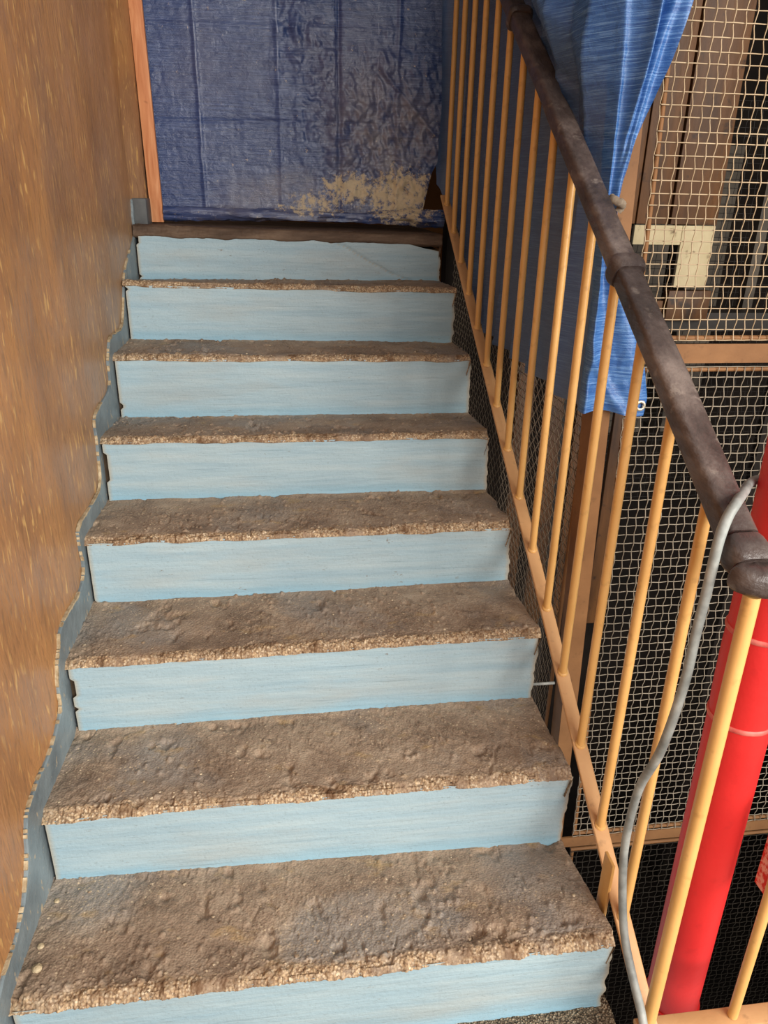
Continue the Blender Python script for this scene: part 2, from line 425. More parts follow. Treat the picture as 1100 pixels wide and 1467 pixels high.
# lower landing floor
nu, nv = 200, 60
gx = np.linspace(-.02, 1.145, nu)[:, None] + np.zeros((1, nv)); gy = np.linspace(-.55, .03, nv)[None, :] + np.zeros((nu, 1))
gx = gx + np.where(np.arange(nu)[:, None] == nu - 1, .012 * fbm(gy * 14, gy * 3, 3), 0)
gz = .0015 * fbm(gx * 60, gy * 60, 2) + .0035 * (.45 - np.clip(worley(gx * 170, gy * 170), 0, .9)) + .002 - .0 * gx
o = link('floor', pmesh('floor', np.stack([gx, gy, gz + .004 * (1 - gx)], -1).reshape(-1, 3), grid_faces(nu, nv)), M_GRIT)
tag(o, kind='structure')
tag(box_obj('floor_slab', (-.03, -2.2, -.2), (1.14, .02, -.004), M_CONC), kind='structure')
tag(box_obj('floor_landing', (1.14, -2.2, -.2), (3.3, -.14, .0), M_GRIT), kind='structure')

# skirting with its wavy painted top edge
sk = [(2.071, 1.509), (2.06, 1.45), (2.04, 1.386), (1.80, 1.284), (1.66, 1.13), (1.47, 1.12), (1.395, 1.059), (1.37, .987), (1.16, .956), (1.14, .88), (1.10, .765),
      (.87, .756), (.84, .717), (.845, .644), (.79, .61), (.61, .612), (.57, .58), (.525, .525), (.51, .452), (.412, .425), (.285, .42), (.23, .398), (.197, .329), (.139, .275),
      (.075, .257), (.0, .25), (-.12, .2), (-.5, .15), (-1.2, .14)]
e = catmull(sk, 8)
nse = np.arange(len(e))
e = e + np.stack([.004 * fbm(np.arange(len(e)) * .45, 0 * e[:, 0], 3), .004 * fbm(np.arange(len(e)) * .4, 0 * e[:, 0] + 9, 3)], 1)
bm = bmesh.new()
tv = np.array([1, .63]) / math.hypot(1, .63); nvv = np.array([-tv[1], tv[0]])
sv = e @ tv
ring_ = []
for k, p in enumerate(e):
    lo_ = tv * sv[k] + nvv * (-.14)
    ring_.append([bm.verts.new((X_, *q)) for X_, q in ((-.012, lo_), (-.009, p - nvv * .004), (-.012, p), (-.05, p))])
for k in range(len(e) - 1):
    for q in range(3):
        bm.faces.new((ring_[k][q], ring_[k][q + 1], ring_[k + 1][q + 1], ring_[k + 1][q]))
bmesh.ops.recalc_face_normals(bm, faces=bm.faces)
sk_o = tag(bobj('baseboard_left', bm, M_SKIRT), kind='structure')
bm = bmesh.new(); box(bm, (-.03, 2.085, 1.40), (.036, 2.19, 1.512), .004)
bobj('skirting_return', bm, M_SKIRT2, sk_o, True)
# ragged cream edge where the paint has chipped off
bm = bmesh.new()
ee = np.stack([np.interp(np.linspace(0, len(e) - 1, 700), np.arange(len(e)), e[:, q]) for q in (0, 1)], 1)
kk = np.arange(700)
wd = np.clip(fbm(kk * .16, kk * 0 + 3.3, 4) - .09, 0, .5) * .012 + .002 * np.clip(fbm(kk * .7, kk * 0 + 13, 2), 0, 1)
wd = np.where(ee[:, 0] > 1.95, 0, wd)
for i in range(699):
    if wd[i] < .0006 and wd[i + 1] < .0006: continue
    a, b = ee[i], ee[i + 1]; n_ = np.array([.53, -.85])
    q_ = [(-.0085, *(a - n_ * .004)), (-.0085, *(b - n_ * .004)), (-.0085, *(b + n_ * wd[i + 1])), (-.0085, *(a + n_ * wd[i]))]
    vs_ = [bm.verts.new(c) for c in q_]; bk2 = [bm.verts.new((-.016, c[1], c[2])) for c in q_]
    bm.faces.new(vs_)
    for k in range(4): bm.faces.new((vs_[k], vs_[(k + 1) % 4], bk2[(k + 1) % 4], bk2[k]))
bmesh.ops.remove_doubles(bm, verts=bm.verts, dist=1e-6)
bmesh.ops.recalc_face_normals(bm, faces=bm.faces)
tag(bobj('chipped_plaster', bm, M_CREAM, sk_o), kind='stuff')

# ------------------------------------------------------------------ staircase
# nose heights (left, right) of the painted riser tops, and riser foot heights
NOSE = [(.179, .185), (.339, .345), (.516, .534), (.697, .699), (.878, .871), (1.056, 1.046), (1.247, 1.227), (1.391, 1.370)]
FOOT = [(.03, .004), (.171, .149), (.330, .344), (.519, .533), (.699, .697), (.866, .863), (1.064, 1.047), (1.230, 1.234)]
RX = 1.133
stairs = tag(empty('staircase'), 'worn concrete staircase with pale blue risers and mud brown treads', 'staircase')
for i in range(8):
    y0 = i * D
    nl, nr = NOSE[i]
    lip = .014 if i < 7 else .034
    # ---- tread
    if i < 7:
        bl, br = FOOT[i + 1]; depth = D + .004
    else:
        bl, br = nl + lip + .002, nr + lip + .006; depth = .60
    nu = 620 if i < 4 else 380
    prof_in = np.concatenate([np.linspace(0, .045, 22)[:-1], np.linspace(.05, depth, 46)])
    u = np.linspace(0, 1, nu)[:, None]
    xr = RX + .009 * fbm(np.arange(3) * 3.1 + i, np.arange(3), 2)[0]
    # rows: front face rows (going up), then top rows
    rows = [('f', k) for k in (-.012, -.004, .1, .22, .34, .46, .58, .70, .82, .93)] + [('t', k) for k in prof_in]
    nv = len(rows)
    X = np.zeros((nu, nv)); Y = np.zeros((nu, nv)); Z = np.zeros((nu, nv)); B = np.zeros((nu, nv))
    topL, topR = nl + lip, nr + lip
    wavy = .006 * fbm(u[:, 0] * 14 + i * 7, u[:, 0] * 0 + i, 4)
    bevel = .018 + .010 * fbm(u[:, 0] * 9 + i * 5, u[:, 0] * 0 + 3 + i, 3)
    chipd = np.clip(fbm(u[:, 0] * 6 + i * 13, u[:, 0] * 0 + 41, 3) - .12, 0, 1)
    for j, (kind, k) in enumerate(rows):
        x = -.0115 + (RX + .0115) * u[:, 0]
        zt = topL + (topR - topL) * u[:, 0]
        zb = nl + (nr - nl) * u[:, 0] + wavy
        if kind == 'f':
            if k < 0:
                Y[:, j] = y0 + .004 - .004 * (k < -.01) + (.012 if k < -.01 else 0); Z[:, j] = zb - .006 - (.004 if k < -.01 else 0)
            else:
                Y[:, j] = y0 - .004 + .010 * k + .012 * chipd * k; Z[:, j] = zb - .004 + (zt - zb - .002) * k - .010 * chipd * k
            B[:, j] = 1
        else:
            drop = np.clip(1 - k / np.maximum(bevel, .004), 0, 1)
            Y[:, j] = y0 + .007 + k + .012 * chipd * drop
            zz_ = zt + (bl + (br - bl) * u[:, 0] - zt) * np.clip(k / depth, 0, 1)
            wear = .006 * np.exp(-((u[:, 0] - .45) / .3) ** 2) * np.clip(1 - abs(k / depth - .3) / .5, 0, 1)
            Z[:, j] = zz_ - .005 * drop ** 2 - .010 * chipd * drop - (wear if i < 7 else 0)
            B[:, j] = np.clip(1.25 - k / np.maximum(bevel + .008 * fbm(u[:, 0] * 40, u[:, 0] * 0 + j * .4 + i * 9, 3), .004) * .8, 0, 1)
        X[:, j] = x
    B = np.clip(B * (1.15 + 1.6 * fbm(X * 16 + i * 4, (Y - Z) * 30, 4)), 0, 1)
    wn = worley(X * 210, (Y - Z) * 210); wn2 = worley(X * 75 + 9, (Y - Z) * 75 + i)
    cl = np.clip(fbm(X * 11 + i * 5, (Y - Z) * 11 + 3, 4) + .1, 0, 1)
    ed = np.clip(B, 0, 1)
    rough = .0036 * fbm(X * 12 + i * 3, Y * 12, 4) + .0022 * fbm(X * 90 + i * 5, Y * 90, 3) * np.clip(fbm(X * 4 + i, Y * 4, 3) * 2 + .7, .2, 1)
    wl, idl = worley(X * 48 + 9, Y * 48 + i * 7, True)
    wl = wl + .18 * fbm(X * 120, Y * 120 + i, 2)
    lumps = .017 * np.clip(.40 - wl, 0, .4) * (idl > .80) * np.clip(fbm(X * 5 + i, Y * 5 + 2, 3) * 3 + .6, 0, 1)
    ws, ids = worley(X * 110 + 3, Y * 110 + i * 5, True)
    lumps = lumps + .009 * np.clip(.42 - ws, 0, .4) * (ids > .72) * np.clip(fbm(X * 6 + i + 30, Y * 6 + 2, 3) * 3 + .35, 0, 1)
    scour = np.abs(fbm(X * 9 + i * 3, Y * 4 + 8, 4)); lumps = lumps - .004 * np.clip(1 - scour / .035, 0, 1) * np.clip(fbm(X * 7 + 60, Y * 7 + i, 3) * 4 - .8, 0, 1)
    pits = -.010 * np.clip(fbm(X * 22 + 50 + i * 11, Y * 18, 5) - .36, 0, 1) * 3
    peb = .0050 * (.42 - np.clip(wn, 0, .9)) * ed + .005 * (.4 - np.clip(wn2, 0, .9)) * ed + .008 * fbm(X * 26 + i, (Y - Z) * 26, 4) * ed
    back = np.clip((Y - y0) / depth, 0, 1)
    lumps = lumps + .004 * np.clip(back - .93, 0, 1) * 14
    isf = np.array([r[0] == 'f' for r in rows])[None, :]
    amp = .35 if i == 7 else 1
    Z = Z + amp * np.where(isf, peb * .4, rough + lumps + pits + peb * .9)
    Y = Y - amp * np.where(isf, peb * 1.0 + .002 * fbm(X * 30, Z * 30 + i, 3), peb * .3 * (ed > .5))
    # ragged free end on the stairwell side
    rag = (.010 * fbm(Y * 16 + i * 2.3, Z * 9, 4) - .002)
    X = X + np.where(u > .985, (u - .985) / .015, 0) * rag
    V = np.stack([X, Y, Z], -1)
    # end skirt down the stairwell side
    last = V[-1].copy(); last2 = last.copy(); last2[:, 0] -= .012; last2[:, 2] -= .05
    V = np.concatenate([V, last2[None]], 0); B = np.concatenate([B, np.ones((1, nv))], 0)
    me = pmesh('tread', V.reshape(-1, 3), grid_faces(nu + 1, nv)); attr(me, 'bare', B)
    link('tread', me, M_TREAD if i < 7 else M_THRESH, stairs)
    if i < 6:                                              # embedded stones standing proud of the worn surface
        top = V[:nu, 12:]; sv2, sf2 = [], []
        for _ in range(int(150 - 18 * i)):
            a = int(rng.integers(8, nu - 8)); b = int(min(top.shape[1] - 1, 3 + rng.random() ** 1.3 * (top.shape[1] - 4)))
            r_ = .0012 + .0032 * rng.random() ** 3; off_ = len(sv2)
            for q in ((1, 0, 0), (-1, 0, 0), (0, 1, 0), (0, -1, 0), (0, 0, 1), (.7, .7, .55), (-.7, .6, .5), (-.6, -.7, .55), (.7, -.6, .6)):
                sv2.append(top[a, b] + np.array(q) * r_ * (1 + .4 * (rng.random(3) - .5)) * np.array([1.2, 1, .75]))
            for tri in ((0, 5, 8), (5, 2, 6), (6, 1, 7), (7, 3, 8), (4, 5, 6), (4, 6, 7), (4, 7, 8), (4, 8, 5), (0, 2, 5), (2, 1, 6), (1, 3, 7), (3, 0, 8)):
                sf2.append(tuple(off_ + k for k in tri))
        tag(link('embedded_stones', pmesh('embedded_stones', sv2, sf2, False), M_STONE, stairs), kind='stuff')
    # ---- riser
    nu2, nw = 180, 26
    fl, fr2 = FOOT[i]
    U = np.linspace(0, 1, nu2)[:, None] + np.zeros((1, nw)); W = np.linspace(0, 1, nw)[None, :] + np.zeros((nu2, 1))
    left_gap = -.004 + .009 * (fbm(W * 4 + i * 3, W * 0 + 5, 3) > .25)
    X = left_gap * (1 - U) + RX * U
    X = X + np.where(U > .98, (U - .98) / .02, 0) * (.008 * fbm(W * 7 + i * 4.7, W * 0 + i, 4) - (.004))
    zb = fl + (fr2 - fl) * U - .012; ztop = nl + (nr - nl) * U + .004 * fbm(U * 14 + i * 7, U * 0 + i, 4)
    Z = zb + (ztop - zb) * W
    Y = y0 + .003 + .0016 * fbm(X * 9, Z * 16 + i, 3) + .0007 * fbm(X * 24, Z * 130 + i, 2)
    Y = Y - .004 * np.clip(1 - W / .10, 0, 1)            # slight cove at the foot
    if i == 7:                                             # crack across the top riser and broken corner
        cx_ = .70 + (1.02 - .70) * (1 - W); cr = np.abs(X - cx_ - .03 * fbm(W * 6, W * 0 + 2, 3))
        Y = Y + .006 * np.clip(1 - cr / .012, 0, 1)
        corner = np.clip((X - .98) / .15, 0, 1) * .045
        Z = np.where(W > .5, Z - corner * (W - .5) * 2 * .6, Z)
    lowv = np.clip(1 - (W - .05 - .06 * fbm(U * 6 + i, U * 0 + 3, 3)) / .22, 0, 1)
    ev = np.clip((U - .988) / .012, 0, 1) * .8 + np.clip(1 - U / .010, 0, 1) * .7 + np.clip((W - .97) / .03, 0, 1) * .35 * (fbm(U * 30 + i * 3, W, 3) > .1)
    if i == 7: ev = ev + np.clip(1 - cr / .006, 0, 1) * .6
    me = pmesh('riser', np.stack([X, Y, Z], -1).reshape(-1, 3), grid_faces(nu2, nw)); attr(me, 'low', lowv); attr(me, 'edge', np.clip(ev, 0, 1))
    link('riser', me, M_RISER, stairs)
# solid core under treads
bm = bmesh.new()
prof = [(.0, -.1)]
for i in range(8):
    z = min(NOSE[i]) - .012
    zb = min(FOOT[i]) - .03
    prof += [(i * D + .02, zb if i else -.1), (i * D + .02, z - .008)]
prof += [(2.62, 1.36), (2.62, 1.18), (2.0, 1.1), (.25, -.05)]
a_ = [bm.verts.new((-.010, y, z)) for y, z in prof]; b_ = [bm.verts.new((1.118, y, z)) for y, z in prof]
fa = bm.faces.new(a_); fb = bm.faces.new(b_[::-1])
for i in range(len(prof)):
    j = (i + 1) % len(prof); bm.faces.new((a_[i], a_[j], b_[j], b_[i]))
bm.normal_update(); bmesh.ops.triangulate(bm, faces=[fa, fb]); bmesh.ops.recalc_face_normals(bm, faces=bm.faces)
bobj('concrete_core', bm, M_CONC, stairs)

# loose stones against the skirting
def pebble_mesh(r, seed):
    bm = bmesh.new(); bmesh.ops.create_icosphere(bm, subdivisions=2, radius=r)
    rr = random.Random(seed)
    for v in bm.verts:
        v.co *= 1 + .25 * (rr.random() - .5); v.co.z *= .7
    me = bpy.data.meshes.new('pebble'); bm.to_mesh(me); bm.free(); me.materials.append(M_CREAM); return me
PEB = [(.02, .075, .0095, 'pale pebble lying on the lowest brown tread against the grey skirting'),
       (.012, .125, .007, 'small pale pebble behind the larger one on the lowest tread'),
       (.012, .235, .006, 'small pale pebble at the back of the lowest tread beside the skirting')]
for k, (x, y, r, lb) in enumerate(PEB):
    o = link('pebble', pebble_mesh(r, k)); o.location = (x, y, .1935 + r * .45 - y * .09); tag(o, lb, 'pebble', 'loose pebbles on the lowest tread')

# ------------------------------------------------------------------ stair railing
rail = tag(empty('stair_railing', (0, 0, 0)), 'yellow ochre stair railing with round balusters under a worn dark handrail', 'railing')
XB, YB0, ZB0, SL = 1.165, -.1048, .1118, .6251
def bar_z(y): return ZB0 + SL * (y - YB0)
def hand_z(y): return 1.1262 + .6490 * y
sec = rrect(.034, .009, .003, 2)
sweep_obj('bottom_bar', [(XB, y, bar_z(y) - .006) for y in np.linspace(YB0 - .02, 2.19, 30)], sec, M_BAR, rail)
# baluster prototype of unit height, shared mesh, scaled by its object
def unit_rod(r, n=12):
    bm = bmesh.new()
    bmesh.ops.create_cone(bm, cap_ends=True, segments=n, radius1=r, radius2=r, depth=1)
    bmesh.ops.translate(bm, verts=bm.verts, vec=(0, 0, .5))
    me = bpy.data.meshes.new('baluster'); bm.to_mesh(me); bm.free()
    me.polygons.foreach_set('use_smooth', np.full(len(me.polygons), True)); me.set_sharp_from_angle(angle=math.radians(50))
    me.materials.append(M_YEL); return me
rod = unit_rod(.0098)
b0 = None
for k in range(1, 16):
    y = YB0 + .1492 * k
    if b0 is None: o = b0 = link('baluster', rod, None, rail)
    else:
        o = b0.copy(); COL.objects.link(o); o.parent = rail
    o.location = (XB, y, bar_z(y) - .005); o.scale = (1, 1, hand_z(y) - .012 - bar_z(y))
    # small weld foot
bm = bmesh.new()
for k in range(1, 16):
    y = YB0 + .1492 * k
    m_ = Matrix.Translation((XB, y, bar_z(y) + .001)) @ Matrix.Rotation(math.atan(SL), 4, 'X') @ Matrix.Scale(.5, 4, (0, 0, 1))
    bmesh.ops.create_uvsphere(bm, u_segments=10, v_segments=6, radius=.013, matrix=m_)
tag(bobj('weld_beads', bm, M_YEL, rail, True), kind='stuff')
# newel and landing run
sweep_obj('newel_post', [(XB, YB0, z) for z in (.06, .4, .8, 1.035)], circle(.0122, 16), M_YEL, rail, ref=(0, 1, 0))
for x in (1.338, 1.508, 1.678):
    o = b0.copy(); COL.objects.link(o); o.parent = rail; o.location = (x, YB0, .098); o.scale = (1, 1, .935)
bm = bmesh.new(); box(bm, (XB - .02, YB0 - .020, .084), (1.95, YB0 + .018, .096), .002)
bobj('landing_bar', bm, M_BAR, rail, True)
bm = bmesh.new(); box(bm, (1.146, .085, .02), (1.153, .125, .30), .002)
ob = bobj('fixing_plate', bm, M_YEL, rail, True)
bm = bmesh.new(); box(bm, (1.11, .085, .02), (1.15, .125, .05), .002); bobj('fixing_bracket', bm, M_YEL, rail, True)
bm = bmesh.new(); box(bm, (1.15, -.16, .02), (1.18, -.09, .09), .002); bobj('newel_foot', bm, M_YEL, rail, True)
# handrail: sloped run, turning to the right along the landing
n = 70
ys = np.linspace(2.55, -.045, n)
path = [(XB, y, hand_z(y)) for y in ys]
sec = rrect(.052, .041, .012, 5)
P = np.array(path); m = len(sec)
ang = np.arange(m) / m * 2 * math.pi
nz_ = .07 * fbm(ys[:, None] * 9 + np.cos(ang)[None] * 1.2, np.sin(ang)[None] * 1.2 + ys[:, None] * 3, 4)
gouge = -.28 * np.exp(-((ys[:, None] - .98) / .035) ** 2) * np.clip(np.sin(ang)[None] * .4 - np.cos(ang)[None] * .9, 0, 1)
gouge = gouge - .22 * np.exp(-((ys[:, None] - .62) / .22) ** 2) * np.exp(-((ang[None] - 2.5) / .35) ** 2)
hr = sweep_obj('handrail', path, sec, M_RAIL, rail, noise=nz_ + gouge)
end = catmull([(XB - .012, YB0 + .018, 1.062), (XB - .006, YB0 + .004, 1.060), (XB + .03, YB0 - .004, 1.058), (XB + .10, YB0, 1.056), (1.4, YB0, 1.054), (1.95, YB0, 1.05)], 10)
sc_ = np.concatenate([[.55, .75, .88, .96], np.ones(len(end) - 4)])
sweep_obj('landing_handrail', end, rrect(.050, .046, .019, 5), M_RAIL, hr, scale=sc_, noise=.05 * fbm(np.arange(len(end))[:, None] * .3 + np.cos(ang)[None], np.sin(ang)[None], 3))
def collar(y, ln, wd, ht):
    dirv = np.array([0, 1, .649]) / math.hypot(1, .649)
    c = np.array([XB, y, hand_z(y)])
    tt = np.linspace(-ln / 2, ln / 2, 7)
    s_ = np.array([.88, .98, 1.03, 1.04, 1.03, .98, .88])
    sweep_obj('rail_collar', [tuple(c + dirv * q) for q in tt], rrect(wd, ht, .018, 5), M_RAIL, hr, scale=s_)
collar(1.315, .034, .066, .058); collar(.455, .038, .065, .057); collar(-.068, .044, .062, .052)

# ------------------------------------------------------------------ lift-shaft cage
cage = tag(empty('lift_cage'), 'brown steel lift cage with crimped wire mesh panels beside the stairs', 'cage')
TX = -.029  # the corner post leans a little
def lean(z): return (z - .85) * TX
bm = bmesh.new()
def leanbox(lo, hi):
    k0 = len(bm.verts); box(bm, lo, hi)
    bm.verts.ensure_lookup_table()
    for v in bm.verts[k0:]: v.co.x += lean(v.co.z)
leanbox((1.272, .750, -2.2), (1.318, .755, 3.2)); leanbox((1.272, .755, -2.2), (1.277, .812, 3.2))
bobj('corner_post', bm, M_CAGE, cage)
bm = bmesh.new(); leanbox((1.2725, .7485, -2.2), (1.3165, .751, 1.545)); bobj('splice_plate', bm, M_CAGE, cage)
zu0, zu1 = 1.180, 1.226
zl0, zl1 = -.392, -.352
box_obj('cross_bar', (1.318, .752, zu0), (3.3, .758, zu1), M_CAGE, cage)
box_obj('cross_bar', (1.318, .752, zl0), (3.3, .758, zl1), M_CAGE, cage)
box_obj('side_bar', (1.275, .81, zl0), (1.281, 2.49, zl1), M_CAGE, cage)
PT = .0248; RW = .00135; AMP = .0022
def wires(name, kind, a0, a1, z0, z1, plane, parent, mat=M_WIRE, leanx=False, pitch=PT, amp=AMP, rw=RW, sub=4):
    """woven crimped wire panel; kind 'x' lies in a plane y=plane, 'y' in a plane x=plane"""
    Vs, Fs = [], []; off = 0
    pa = pitch * .935; na = int(round((a1 - a0) / pa)); nz2 = int(round((z1 - z0) / pitch))
    sq = np.array([(1, 0), (0, 1), (-1, 0), (0, -1)]) * rw
    def emit(cen, e1, e2):
        nonlocal off
        n_ = len(cen)
        V = cen[:, None, :] + sq[None, :, :1] * e1 + sq[None, :, 1:] * e2
        Vs.append(V.reshape(-1, 3))
        i = np.arange(n_ - 1)[:, None] * 4; j = np.arange(4)[None, :]
        f = np.stack([i + j, i + (j + 1) % 4, i + 4 + (j + 1) % 4, i + 4 + j], -1).reshape(-1, 4) + off
        Fs.append(f); off += n_ * 4
    eN = np.array([0, 1., 0]) if kind == 'x' else np.array([1., 0, 0])
    eA = np.array([1., 0, 0]) if kind == 'x' else np.array([0, 1., 0])
    eZ = np.array([0, 0, 1.])
    jit = rng.normal(0, .0009, 4000)
    for i in range(na + 1):
        q = np.arange(0, nz2 * sub + 1) / sub
        s_ = np.cos(math.pi * (q + i)) * amp * 1.45
        zz2 = z0 + q * pitch; a = a0 + i * pa + jit[i]
        c = eA * a + eZ * zz2[:, None] + eN * (plane + s_)[:, None] + eA * (.0006 * np.sin(q * math.pi * .5 + i))[:, None]
        if leanx: c = c + np.array([1., 0, 0]) * lean(zz2)[:, None]
        emit(c, eA, eN)
    for k in range(nz2 + 1):
        q = np.arange(0, na * sub + 1) / sub
        s_ = -np.cos(math.pi * (q + k)) * amp * .55
        a = a0 + q * pa; z = z0 + k * pitch + jit[1000 + k]
        c = eA * a[:, None] + eZ * z + eN * (plane + s_)[:, None]
        if leanx: c = c + np.array([1., 0, 0]) * lean(z)
        emit(c, eZ, eN)
    me = pmesh(name, np.concatenate(Vs), np.concatenate(Fs)); o = link(name, me, mat, parent)
    tag(o, kind='stuff'); return o
def rodobj(name, p0, p1, r, mat, parent):
    return sweep_obj(name, [p0, [(a + b) / 2 for a, b in zip(p0, p1)], p1], circle(r, 10), mat, parent, ref=(0, 0, 1) if abs(p0[2] - p1[2]) < .3 else (0, 1, 0))
XL = 1.352
wires('wire_mesh', 'x', XL, 2.42, 1.236, 2.42, .748, cage, leanx=True)
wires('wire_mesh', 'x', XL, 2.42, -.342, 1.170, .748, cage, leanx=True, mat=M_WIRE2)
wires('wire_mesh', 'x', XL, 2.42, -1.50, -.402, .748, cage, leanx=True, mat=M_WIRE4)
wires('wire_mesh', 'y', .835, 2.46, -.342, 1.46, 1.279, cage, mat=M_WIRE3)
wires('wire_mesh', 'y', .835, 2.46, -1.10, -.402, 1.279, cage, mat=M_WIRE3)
for z0, z1 in ((1.238, 3.0), (-.335, 1.165), (-2.1, -.41)):
    rodobj('frame_rod', (1.361 + lean(z0), .757, z0), (1.361 + lean(z1), .757, z1), .0058, M_CAGE, cage)
for z in (1.240, 1.164, -.338, -.408):
    rodobj('frame_rod', (1.355 + lean(z), .757, z), (2.6, .757, z), .0062, M_CAGE, cage)
rodobj('frame_rod', (1.283, .828, -.335), (1.283, .828, 2.4), .0058, M_CAGE, cage)
rodobj('anchor_pin', (1.10, .602, .372), (1.195, .602, .372), .0040, M_CABLE, stairs)

# ------------------------------------------------------------------ inside the shaft
car = tag(empty('lift_car'), 'brown boarded lift car hanging behind the wire mesh', 'lift car')
bx = [1.30, 1.525, 1.60, 1.71, 1.868]
for a, b in zip(bx[:-1], bx[1:]):
    box_obj('board', (a + .003, 1.38 + .006 * random.random(), 1.475), (b - .003, 1.42, 3.1), M_BOARD, car, .002)
box_obj('lower_board', (1.30, 1.39, 1.20), (1.735, 1.43, 1.245), M_BOARD, car, .002)
box_obj('lower_board', (1.755, 1.40, 1.18), (1.90, 1.44, 1.275), M_BOARD, car, .002)
bm = bmesh.new(); box(bm, (1.758, 1.385, 1.287), (1.866, 1.40, 1.472), .002); bobj('cream_plate', bm, M_PALE, car, True)
bm = bmesh.new(); box(bm, (1.60, 1.383, 1.415), (1.756, 1.40, 1.472), .002); bobj('cream_strip', bm, M_PALE, car, True)
box_obj('car_frame', (1.28, 1.44, 1.14), (2.25, 1.60, 1.20), M_IRON, car)
for x0, x1 in ((1.30, 1.36), (1.40, 1.47), (1.52, 1.56), (1.66, 1.73)):
    box_obj('apron_slat', (x0, 1.46, .0), (x1, 1.48, 1.15), M_BOARD, car, .002)
g = tag(box_obj('guide_rail', (2.10, 1.53, 1.20), (2.135, 1.57, 3.19), M_GREY), 'pale upright guide rail inside the shaft behind the mesh', 'rail')
far = tag(empty('far_shaft_grille'), 'dark wire grille on the far side of the lift shaft', 'grille')
wires('wire_mesh', 'x', 1.72, 2.62, .3, 1.9, 2.02, far, mat=M_IRON, pitch=.03, amp=.002, sub=2)
for x in (1.70, 2.64): box_obj('grille_upright', (x - .02, 2.01, -2.2), (x + .02, 2.05, 3.19), M_IRON, far)
for k, (x0, x1, lb) in enumerate(((1.98, 2.14, 'left grey pier behind the far shaft grille'), (2.24, 2.40, 'right grey pier behind the far shaft grille'))):
    tag(box_obj('grey_pier', (x0, 2.2, .55), (x1, 2.49, 1.75), M_GREY), lb, 'pier')

# ------------------------------------------------------------------ red riser pipe
pipe = tag(empty('red_standpipe'), 'glossy red vertical fire main pipe behind the corner newel', 'pipe')
PR = .0565
def px_(z): return 1.361 - .0095 * z
sweep_obj('pipe', [(px_(z), .10, z) for z in np.linspace(-2.2, 3.2, 60)], circle(PR, 40), M_RED, pipe, ref=(0, 1, 0),
          noise=.006 * fbm(np.linspace(0, 60, 60)[:, None] + np.zeros((1, 40)), np.arange(40)[None] * .4, 3))
def ring(z, name, h, r, mat):
    tt = np.linspace(-h / 2, h / 2, 6); s_ = np.array([.97, .995, 1, 1, .995, .97])
    sweep_obj(name, [(px_(z + q), .10, z + q) for q in tt], circle(r, 40), mat, pipe, ref=(0, 1, 0), scale=s_)
ring(.842, 'pipe_band', .010, PR + .0035, M_PINK); ring(.652, 'pipe_band', .010, PR + .0035, M_PINK)
ring(.747, 'pipe_sleeve', .19, PR + .0018, M_RED)
ring(-.20, 'pipe_socket', .10, PR + .006, M_RED)
o = box_obj('printed_plate', (1.415, -.06, .30), (1.418, .02, .52), M_PLATE); tag(o, 'thin faded red and white plate hanging behind the landing baluster', 'plate')
sweep_obj('tie_wire', [(1.338, YB0 + .012, .505), (1.38, -.085, .520), (1.4165, -.055, .512)], circle(.0015, 6), M_CABLE, o)

# ------------------------------------------------------------------ grey cable
cb = [(1.420, .175, -1.2), (1.418, .174, -.4), (1.418, .174, .4), (1.414, .176, .9), (1.402, .186, 1.04), (1.378, .196, 1.085), (1.342, .182, 1.097), (1.284, .125, 1.112), (1.226, .05, 1.130), (1.162, -.03, 1.147), (1.139, -.049, 1.129), (1.118, -.072, 1.100), (1.122, -.064, 1.02), (1.122, -.06, .943), (1.122, -.057, .847), (1.122, -.033, .701),
      (1.122, .006, .588), (1.122, .018, .484), (1.122, .010, .388), (1.122, -.032, .276), (1.122, -.09, .222), (1.122, -.149, .181), (1.115, -.24, .08), (1.09, -.32, .012), (.95, -.40, .008)]
cp_ = catmull(cb, 8)
tag(sweep_obj('grey_cable', cp_, circle(.0078, 12), M_CABLE, ref=(1, .2, 0)), 'loose grey cable looped over the handrail end and hanging down', 'cable')

# ------------------------------------------------------------------ timber batten at the doorway
bm = bmesh.new(); box(bm, (.030, 2.182, 1.428), (.076, 2.206, 3.19), .0015)
for v in bm.verts: v.co.x -= (v.co.z - 1.43) * .0105 - .003
tag(bobj('timber_batten', bm, M_PINE, None, True), 'narrow orange pine batten standing upright beside the blue doorway sheet', 'batten')

# ------------------------------------------------------------------ doorway tarpaulin
nu, nv = 260, 330
U = np.linspace(0, 1, nu)[:, None] + np.zeros((1, nv)); W = np.linspace(0, 1, nv)[None, :] + np.zeros((nu, 1))
Z = 1.447 + (3.1 - 1.447) * W
xr = np.interp(Z, [1.44, 1.49, 1.62, 1.66, 1.86, 2.2, 3.1], [1.092, 1.088, 1.118, 1.138, 1.146, 1.132, 1.13])
X = .062 + (xr - .062) * U
Y = 2.235 + .012 * fbm(X * 2.2, Z * 1.6, 3)
def ridge(d, wdt): return np.exp(-(d / wdt) ** 2)
for xf, a in ((.235, .005), (.53, .003), (.755, -.007), (.98, .004)): Y = Y - a * ridge(X - xf - .006 * fbm(Z * 3, Z * 0 + xf, 2), .008)
for zf, a in ((1.785, -.003), (2.09, .002)): Y = Y - a * ridge(Z - zf - .01 * (X - .5), .006)
d_ = (Z - 1.95) + (X - .93) * 1.0
Y = Y - .007 * ridge(d_ / 1.4, .008) * (X > .92) * (Z > 1.75)
cr_ = np.clip(1.3 - np.hypot((X - .95) / .30, (Z - 1.72) / .33), 0, 1)
cr2 = np.clip(1.2 - np.hypot((X - .62) / .12, (Z - 2.05) / .35), 0, 1) * .6
